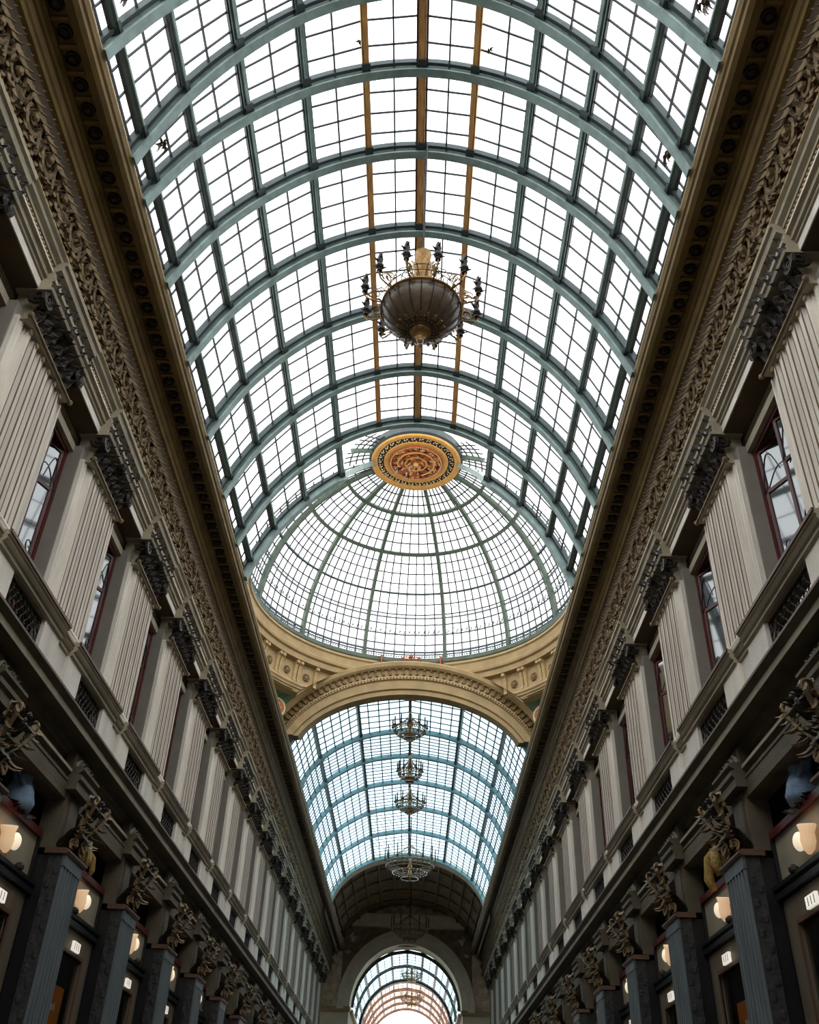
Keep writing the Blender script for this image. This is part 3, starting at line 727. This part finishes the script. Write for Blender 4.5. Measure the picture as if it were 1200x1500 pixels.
for k in range(-21,22):
    az=k*4.6; a=R(az); 
    if k%2==0:
        for d in (-.9,.9):
            q=a+R(d)
            if clear(q,-1.4): inst('console',bk,Cr,(DC.x+5.38*sin(q),DC.y+5.38*cos(q),DC.z-.80),(0,0,pi/2-q))
    elif clear(a,-1.35): inst('panel_rosette',rz,Cr,(DC.x+5.36*sin(a),DC.y+5.36*cos(a),DC.z-1.22),(R(-90),0,-a))
def ell(a,bb,t,zc=10.95): return (a*sin(t), zc+bb*cos(t))
def arch_band(a0,b0,y0,a1,b1,y1,name,mt,par,zc=10.95,tm=1.6,n=48):
    b=MB(); vs=[];fs=[]
    for k in range(n+1):
        t=-tm+2*tm*k/n; x,z=ell(a0,b0,t,zc); vs.append((x,y0,z)); x,z=ell(a1,b1,t,zc); vs.append((x,y1,z))
    for k in range(n): fs.append((2*k,2*k+1,2*k+3,2*k+2))
    b.add(vs,fs); return b.build(name,mt,par,smooth=False)
Ar=structE('trim_6')
segs=[(5.0,3.75,29.9,5.0,3.75,29.45),(5.0,3.75,29.45,4.94,3.68,29.38),(4.94,3.68,29.38,4.82,3.56,29.42),(4.82,3.56,29.42,4.76,3.50,29.5),(4.76,3.5,29.5,4.76,3.5,29.62),(4.76,3.5,29.62,4.50,3.22,29.62),(4.50,3.22,29.62,4.50,3.22,29.52),(4.5,3.22,29.52,4.40,3.1,29.50),(4.40,3.1,29.50,4.38,3.07,29.58),(4.38,3.07,29.58,4.16,2.78,29.62),(4.16,2.78,29.62,4.14,2.75,29.7),(4.14,2.75,29.7,4.02,2.6,29.72),(4.02,2.6,29.72,4.0,2.56,30.1)]
b=MB(); n=56; vs=[];fs=[]; ring_p=[(q[0],q[1],q[2]) for q in segs]+[(4.0,2.56,30.1),(4.4,3.1,30.15),(5.0,3.75,30.3)]
for k in range(n+1):
    for a_,b_,y in ring_p: t=math.acos(.98/b_)*(-1+2*k/n); x,z=ell(a_,b_,t); vs.append((x,y,z))
m_=len(ring_p)
for k in range(n):
    for j in range(m_-1): fs.append((k*m_+j,k*m_+j+1,(k+1)*m_+j+1,(k+1)*m_+j))
b.add(vs,fs); b.build('archivolt','ochre_l',Ar)
b=MB(); b.box(-.045,.045,-.12,.02,-.10,.10); b.ball((0,-.13,.08),.05,5,3); dn=lib('dentil',b,'ochre')
for k in range(-25,26):
    t=k*.052; x,z=ell(4.63,3.36,t); inst('dentil',dn,Ar,(x,29.62,z),(0,math.atan2(4.63*sin(t)*.9,3.36*cos(t)*1.1),0))
b=MB()
for k in range(-50,51):
    t=k*.026; x,z=ell(4.44,3.14,t); b.ball((x,29.5,z),.035,4,3)
tag(b.build('egg_moulding','foliage',Ar),kind='stuff')
# pendentives
b=MB(); tp=MB(); n=24
for s in (-1,1):
    vs=[];fs=[]; azc=10
    while azc<80 and DC.z-1.85<arch_top(5.34*sin(R(azc)),DC.y+5.34*cos(R(azc))): azc+=1
    t0=math.asin(min(.99,5.34*sin(R(azc))/4.98))
    for k in range(n+1):
        u=k/n; az=R(azc+(92-azc)*u)*s; top=DC+Vector((5.34*sin(az),5.34*cos(az),-1.82)); t=s*(t0+(1.38-t0)*u); x,z=ell(4.98,3.73,t); bot=Vector((x,29.5,z))
        for j in range(7):
            q=j/6; p=top.lerp(bot,q); p+=Vector((s*.35,.25,0))*sin(pi*q)*.5; vs.append(tuple(p))
    for k in range(n):
        for j in range(6): fs.append((k*7+j,k*7+j+1,(k+1)*7+j+1,(k+1)*7+j))
    b.add(vs,fs)
    vs2=[Vector(v)+Vector((-s*.02,-.04,-.01)) for v in vs]; f2=[]
    for k in range(1,n-1):
        for j in range(0,6): f2.append((k*7+j,k*7+j+1,(k+1)*7+j+1,(k+1)*7+j))
    q_=MB(); q_.add(vs2,f2); q_.build('painted_field','teal',Cr)
b.build('pendentive','ochre_l',Cr)
for s in (-1,1):
    e=empty('painted_roundel',(s*4.45,28.75,H+12.52)); 
    b=MB(); b.lathe([(.0,.05),(.30,.05),(.31,-.01),(.36,-.03),(.38,.05)],24); 
    o=b.build('rim','sand',e,rot=(R(-90),0,0)); b=MB(); b.lathe([(0,-.02),(.3,.0)],20); b.build('disc','rosered',e,rot=(R(-90),0,0))
    b=MB(); 
    for k in range(7): a=k*.9; b.leaf((.06*cos(a),-.03,.06*sin(a)),(cos(a),0,sin(a)),(0,-1,0),.2,.12,.5,3)
    b.ball((0,-.05,0),.08,7,5); b.build('carved_head','sand',e)
    e.rotation_euler=(0,0,R(-25*s)); tag(e,f'round terracotta and cream roundel in the {SN[s]} spandrel','roundel')
    o=MB(); 
    for k in range(4): o.leaf((s*(4.62-.06*k),28.5+.08*k,12.3-.08*k),(s*.5,0,-1),(0,-1,0),.2,.12,.4,4)
    o.build('painted_figure','sand',Cr)
# wall behind the arch and side walls of the crossing
b=MB(); vs=[];fs=[]; n=40
for k in range(n+1):
    t=-1.6+3.2*k/n; x,z=ell(4.98,3.73,t); vs.append((x,30.3,z)); vs.append((x,30.3,14.8 if z<14.8 else z+.02))
for k in range(n): fs.append((2*k,2*k+1,2*k+3,2*k+2))
b.add(vs,fs); b.build('spandrel_wall','ochre_l',Cr)
for s in (-1,1): MB(s).box(5.45,5.6,18.9,31.6,11.2,14.85).build('crossing_wall','ochre_l',Cr)
# iron cresting on top of the arch
e=empty('cresting_rail',(0,29.75,H+14.72)); b=MB()
for k in range(-11,12):
    x=k*.155; zt=-.02-.035*abs(k)**1.1*.35; b.tube([(x,0,zt-.05),(x,0,zt+.16)],.014,4); b.ball((x,0,zt+.19),.03,5,3)
b.tube([(-1.75,0,-.12),(-.9,0,0),(0,0,.04),(.9,0,0),(1.75,0,-.12)],.018,4); b.tube([(-1.75,0,-.0),(-.9,0,.1),(0,0,.14),(.9,0,.1),(1.75,0,-.0)],.014,4)
b.build('rail','rustbar',e); b=MB()
b.ball((0,0,.3),.08,7,5); b.tube([(0,0,.1),(0,0,.45)],.02,5); 
for sy in (-1,1): b.spiral((sy*.15,0,.2),(sy,0,0),(0,0,1),.12,1.3,.02,12,1); b.leaf((sy*.2,0,.2),(sy,0,.3),(0,-1,0),.2,.1,.5,3)
for x in (-1.7,-1.05,1.05,1.7): b.tube([(x,0,-.1),(x,0,.28)],.03,5); b.ball((x,0,.3),.05,5,4)
b.build('ornament','rosered',e); tag(e,'rust-red iron cresting on top of the stone arch below the dome','railing')

# ================================================================== GLASS VAULT 2
def evault(ys, a, bb, zc, dv, gm, bm, rm, nu, nv, par, tm=1.5, rw=.14, first=True, skip_ridge=True, purw=.11):
    ts=[(-tm+2*tm*k/dv) for k in range(dv+1)]
    for i in range(len(ys)-1):
        for k in range(dv):
            x0,z0=ell(a,bb,ts[k],zc); x1,z1=ell(a,bb,ts[k+1],zc)
            panel('glazed_panel',(x0,ys[i],z0),(x1,ys[i],z1),(x1,ys[i+1],z1),(x0,ys[i+1],z0),nu,nv,par,bm,gm,.05,.045,stuff=True)
        for k in range(1,dv):
            x,z=ell(a,bb,ts[k],zc); n=nrm(x,z,zc); b=MB(); b.bar(Vector((x,ys[i],z))-n*.06,Vector((x,ys[i+1],z))-n*.06,purw,.14,n); b.build('purlin','steel_d',par)
    for y in ys:
        t2=[-tm+2*tm*k/36 for k in range(37)]; pts=[Vector((ell(a,bb,t,zc)[0],y,ell(a,bb,t,zc)[1])) for t in t2]; ns=[Vector((p.x,0,p.z-zc)) for p in pts]
        b=MB(); b.sweep(pts,ns,rw,.18,-.12); b.build('rib',rm,par)
V2=structE('window_%d'%wn); wn+=1
evault([30.15,34.4,37.0,40.1,43.6,47.3,51.6],4.25,3.0,11.25,6,'glass_b','bar_b','steel_b',5,8,V2,1.43)
# ================================================================== FAR CROSSING (opaque) and arch 3
Fc=structE('trim_7')
def arch_solid(name, mt, par, ao,bo,ai,bi,y0,y1,zc,tm=1.6,n=40):
    b=MB(); rp=[(ao,bo,y1),(ao,bo,y0),(ai+(ao-ai)*.55,bi+(bo-bi)*.55,y0-.06),(ai+(ao-ai)*.45,bi+(bo-bi)*.45,y0),(ai,bi,y0+.03),(ai,bi,y1)]; vs=[];fs=[]
    for k in range(n+1):
        t=-tm+2*tm*k/n
        for a_,b_,y in rp: x,z=ell(a_,b_,t,zc); vs.append((x,y,z))
    m_=len(rp)
    for k in range(n):
        for j in range(m_): fs.append((k*m_+j,k*m_+(j+1)%m_,(k+1)*m_+(j+1)%m_,(k+1)*m_+j))
    b.add(vs,fs); return b.build(name,mt,par)
arch_solid('arch_ring','far',Fc,4.4,3.05,4.1,2.78,51.7,52.6,11.3,1.42)
b=MB(); vs=[];fs=[]; n=30
for k in range(n+1):
    t=-1.6+3.2*k/n
    for y in (52.5,55,58,61,64): x,z=ell(4.4,3.02,t,11.3); vs.append((x,y,z))
for k in range(n):
    for j in range(4): fs.append((k*5+j,k*5+j+1,(k+1)*5+j+1,(k+1)*5+j))
b.add(vs,fs); b.build('barrel','brownb',Fc)
for k in range(-7,8):
    b=MB(); t=k*.2; x,z=ell(4.35,2.97,t,11.3); b.bar((x,52.6,z),(x,64,z),.12,.08,nrm(x,z,11.3)); b.build('barrel_rib','ochre',Fc)
for y in (54.5,57,59.5,62):
    t2=[-1.5+.1*k for k in range(31)]; pts=[Vector((ell(4.35,2.97,t,11.3)[0],y,ell(4.35,2.97,t,11.3)[1])) for t in t2]; b=MB(); b.sweep(pts,[Vector((p.x,0,p.z-11.3)) for p in pts],.12,.08); b.build('barrel_band','ochre',Fc)
WF=structE('wall_far')
b=MB(); vs=[];fs=[]; n=40
for k in range(n+1):                       # end wall with the arched opening cut out
    t=-1.75+3.5*k/n; x,z=ell(3.55,3.7,t,8.3)
    if z>8.3 or True: vs.append((x,64,z)); vs.append((x*1.45,64,15.2 if abs(t)<1.2 else max(z,8)))
for k in range(n): fs.append((2*k,2*k+1,2*k+3,2*k+2))
b.add(vs,fs); b.build('end_wall','brownb',WF)
MB().box(-5.4,5.4,64.1,64.2,11.9,15.2).build('upper_wall','brownb',WF)
for s in (-1,1):
    MB(s).box(3.5,5.4,63.95,64.2,-1.6,8.4).build('end_pier','far',WF); MB(s).box(3.4,5.4,63.7,64.2,8.1,8.35).build('impost','ochre_l',WF); MB(s).box(3.45,5.4,63.8,64.2,7.1,7.25).build('impost_band','ochre_l',WF)
    MB(s).box(4.1,5.4,63.9,64.3,8.3,12.4).build('spandrel','paint',WF)
arch_solid('archivolt','far',WF,4.25,4.5,3.45,3.62,63.7,65.5,8.35,1.6)
b=MB(); b.box(-5,5,63.55,64.1,12.95,13.1); b.box(-5,5,63.65,64.1,13.1,13.45); b.box(-5,5,63.45,64.1,13.45,13.7); b.build('cornice_beam','far',WF)
b=MB(); b.add([(ell(2.6,.9,-1.57+.157*k,13.75)[0],63.9,ell(2.6,.9,-1.57+.157*k,13.75)[1]) for k in range(21)],[tuple(range(21))]); b.build('lunette_fresco','paint',WF)
b=MB()
for k in range(9): b.leaf((-1.7+.42*k,63.85,13.9+.25*sin(k*2.1)),(cos(k),0,.5),(0,-1,0),.5,.3,.4,3)
for s in (-1,1):
    for k in range(6): b.leaf((s*(3.2+.25*k),63.85,12.3-.3*k*(k%2)),(s*cos(k*1.3),0,sin(k)),(0,-1,0),.5,.28,.4,3)
b.build('painted_relief','paint',WF)
V3=structE('window_%d'%wn); wn+=1
evault([65.5,70.5,76],3.5,3.6,8.35,10,'glass_b','bar_b','steel_d',2,5,V3,1.52,.16,purw=.14)
V4=structE('window_%d'%wn); wn+=1
evault([76,79.5,83,86.5,90],3.45,3.55,8.3,10,'glass_p','rose_s','rose_s',3,5,V4,1.52,.16,purw=.1)
for s in (-1,1):
    MB(s).box(3.5,4.2,64.2,90,-1.6,8.35).build('end_wall_pier','cream2',WF)
    MB(s).box(3.3,3.6,65.5,90,8.2,8.4).build('impost','ochre_l',WF)

# ================================================================== CHANDELIERS
def torch(b, p, sc=1):
    p=Vector(p)
    b.lathe([(.0,0),(.035*sc,.01),(.02*sc,.05*sc),(.05*sc,.08*sc),(.045*sc,.12*sc),(.025*sc,.14*sc),(.04*sc,.2*sc),(.02*sc,.3*sc),(0,.34*sc)],7,p)
ch=empty('chandelier',(.20,10.0,H+10.35))
b=MB(); 
b.lathe([(0,.0),(.04,.03),(.06,.08),(.03,.12),(.09,.16),(.12,.2),(.16,.21),(.17,.26)],20); b.build('finial','gold_m',ch,smooth=True)
b=MB(); b.lathe([(.16,.24),(.22,.27),(.36,.35),(.50,.48),(.59,.62),(.62,.78),(.60,.80),(.57,.78),(.45,.55),(.2,.35),(.0,.33)],40); bo=b.build('bowl','bowl',ch,smooth=True)
for k in range(20):
    a=2*pi*k/20; b=MB(); b.tube([(r_*sin(a),r_*cos(a),z_-.012) for r_,z_ in ((.18,.25),(.36,.345),(.50,.475),(.595,.62),(.625,.78))],.009,4); b.build('bowl_rib','bronze',bo)
b=MB()
for rr,zz,nn in ((.20,.245,22),(.25,.275,26),(.30,.30,30)):
    for k in range(nn): a=2*pi*k/nn; b.ball((rr*sin(a),rr*cos(a),zz),.014,5,3)
for k in range(18):
    a=2*pi*k/18; b.leaf((.3*sin(a),.3*cos(a),.29),(sin(a),cos(a),.45),(0,0,-1),.12,.07,.5,3)
b.build('gilt_bead','gold_m',bo)
b=MB(); b.tube([(.62*sin(2*pi*k/40),.62*cos(2*pi*k/40),.79) for k in range(40)],.022,5,True); b.tube([(.64*sin(2*pi*k/40),.64*cos(2*pi*k/40),.72) for k in range(40)],.012,4,True); b.build('rim','gold_m',ch)
b=MB(); b.lathe([(.10,.8),(.14,.85),(.11,.95),(.15,1.0),(.12,1.1),(.14,1.3),(.16,1.34),(.13,1.4),(.15,1.7),(.17,1.8),(.12,1.9),(.13,2.05),(.14,2.1),(.08,2.15)],16)
for k in range(32):
    a=2*pi*k/8; b.leaf((.13*sin(a),.13*cos(a),.9+.28*(k//8)),(.15*sin(a),.15*cos(a),1),(sin(a),cos(a),0),.22,.08,.35,4)
b.build('stem','gold_m',ch)
b=MB(); b.tube([(0,0,1.75),(0,0,5.22)],.022,6); b.build('chain','bronze',ch)
N=12
for k in range(N):
    az=2*pi*(k+.5)/N
    d=Vector((sin(az),cos(az),0)); up=Vector((0,0,1)); ar=MB()
    rr=.92
    zb=.84
    ar.tube([d*.62+up*.72,d*.72+up*(zb-.12),d*(rr-.04)+up*(zb-.10),d*(rr+.02)+up*zb,d*rr+up*(zb+.1)],.014,5)
    ar.spiral(d*.74+up*(zb+.04),d,up,.09,1.5,.011,14,1); ar.spiral(d*.66+up*(zb+.17),d,up,.07,1.4,.010,12,-1)
    ar.tube([d*.60+up*.8,d*.55+up*.98,d*.66+up*1.06,d*.76+up*(zb+.13)],.009,4)
    ar.tube([d*.16+up*1.35,d*.36+up*1.46,d*.5+up*1.3,d*.6+up*1.05],.010,4)
    ar.spiral(d*.30+up*1.28,d,up,.08,1.4,.010,12,1)
    for q in range(6): ar.leaf(d*(.62+.045*q)+up*(zb-.1+.05*(q%3)),d+up*(.5-(q%2)),Vector((-d.y,d.x,0)),.12,.05,.6,3)
    ao=ar.build('arm','gold_m',ch)
    t=MB(); torch(t,d*rr+up*(zb+.02),1.35); 
    for q in range(5): a=q*1.26; t.leaf(d*rr+up*(zb+.06+.05*q),(cos(a),sin(a),.9),(cos(a),sin(a),-.3),.13,.07,.5,3)
    t.build('torch','bronze',ao)
b=MB()
for zz,rr in ((1.05,.56),(1.45,.34)):
    b.tube([(rr*sin(2*pi*k/30),rr*cos(2*pi*k/30),zz) for k in range(30)],.008,4,True)
b.build('hoop','bronze',ch)
tag(ch,'large gilt chandelier with brown bowl and torch arms, nearest the camera','chandelier','chandeliers down the arcade')
def small_chandelier(r,top):
    e=empty('chandelier',(0,0,0)); F=max(1,r/.62)
    b=MB(); b.tube([(0,0,.25),(0,0,top)],.028,6); 
    z=.9
    while z<top-.3: b.ball((0,0,z),.045,6,4); z+=.5
    b.build('chain','bronze',e)
    b=MB(); b.lathe([(0,-.05),(.05,0),(.03,.06),(.12,.14),(.2,.2),(.1,.3),(.07,.5),(.13,.6),(.05,.8),(.08,.95),(.02,1.1)],14); b.build('stem','gold_m',e,smooth=True)
    b=MB()
    for rr,zz in ((r,.45),(r*1.0,.40),(r*.97,.33),(r*.85,.27),(r*.65,.2),(r*.4,.12)): b.tube([(rr*sin(2*pi*k/28),rr*cos(2*pi*k/28),zz*F) for k in range(28)],.018,4,True)
    for k in range(20):
        a=2*pi*k/20; d=Vector((sin(a),cos(a),0)); b.tube([d*.1+Vector((0,0,.12)),d*(r*.5)+Vector((0,0,.16*F)),d*(r*.82)+Vector((0,0,.27*F)),d*r+Vector((0,0,.45*F)),d*(r*.6)+Vector((0,0,.6*F)),d*.08+Vector((0,0,.85*F))],.012,4)
    b.build('basket','bracket',e)
    for k in range(12):
        a=2*pi*k/12; p=Vector((r*1.03*sin(a),r*1.03*cos(a),.45*F)); b=MB(); b.lathe([(.0,0),(.055,.0),(.06,.04),(.03,.05),(.03,.3*F),(.0,.38*F)],6,p); b.build('candle','bronze',e)
    b=MB()
    for k in range(28):
        a=2*pi*k/28; b.ball((r*.98*sin(a),r*.98*cos(a),.34*F),.03,4,3); b.ball((r*.7*sin(a),r*.7*cos(a),.18*F),.03,4,3); b.ball((r*.35*sin(a),r*.35*cos(a),.08),.03,4,3)
    tag(b.build('crystal','crystal',e),kind='stuff')
    return e
CH=[((600,1085),31.6,.60,'small gilt candle chandelier hanging just beyond the stone arch'),
    ((600,1148),33.5,.45,'smallest gilt candle chandelier, third along the arcade'),
    ((600,1193),37.5,.58,'gilt candle chandelier hanging mid-way under the blue vault, fourth along'),
    ((600,1290),45.0,1.15,'broad dark gilt chandelier hanging in front of the opaque brown barrel'),
    ((600,1380),58.0,1.05,'gilt candle chandelier hanging in front of the far arch crown'),
    ((603,1440),70.0,.7,'candle chandelier beneath the far blue glass vault'),
    ((603,1475),82.0,.9,'farthest candle chandelier against the bright end of the arcade')]
for (px,py),y,r,lab in CH:
    d=(r1*(px-600)+u1*(750-py)+f0*FPX); t=y/d.y; x=CX+t*d.x; z=t*d.z
    top=(14.15 if y<52 else 14.45 if y<64 else 11.9)-z
    e=small_chandelier(r,top); e.location=(x,y,H+z); tag(e,lab,'chandelier','chandeliers down the arcade')
# second tier on the broad one
# ================================================================== small details: dry leaf litter on the roof glass
for (x,y),w_ in (((-3.78,8.15),'left haunch of the vault, beside the second rib'),((3.80,8.15),'right haunch of the vault, beside the second rib'),((-3.80,5.95),'left haunch of the vault, at the top corner'),((3.78,5.95),'right haunch of the vault, at the top corner'),((-.95,8.1),'crown of the vault, left of the ridge'),((1.2,8.1),'crown of the vault, right of the ridge')):
    zz=0
    for k in range(len(PR)-1):
        if PR[k][0]<=abs(x)<=PR[k+1][0]: t=(abs(x)-PR[k][0])/(PR[k+1][0]-PR[k][0]); zz=PR[k][1]*(1-t)+PR[k+1][1]*t
    b=MB(); rd=random.Random(int(x*100)); n=nrm(x,zz); big=1 if abs(x)>3 else .5
    for k in range(11 if big==1 else 6):
        a=rd.random()*6.28; d=Vector((cos(a)*.6,sin(a),0)); d-=n*d.dot(n)
        b.leaf(n*.03+Vector((rd.uniform(-.06,.06),rd.uniform(-.08,.08),0))*big,d,n,.16*big,.08*big,.6,3)
    o=b.build('dry_leaves','leafd',None,(x,y,H+zz)); tag(o,'brown dry leaf clump on the glass, '+w_,'leaves')
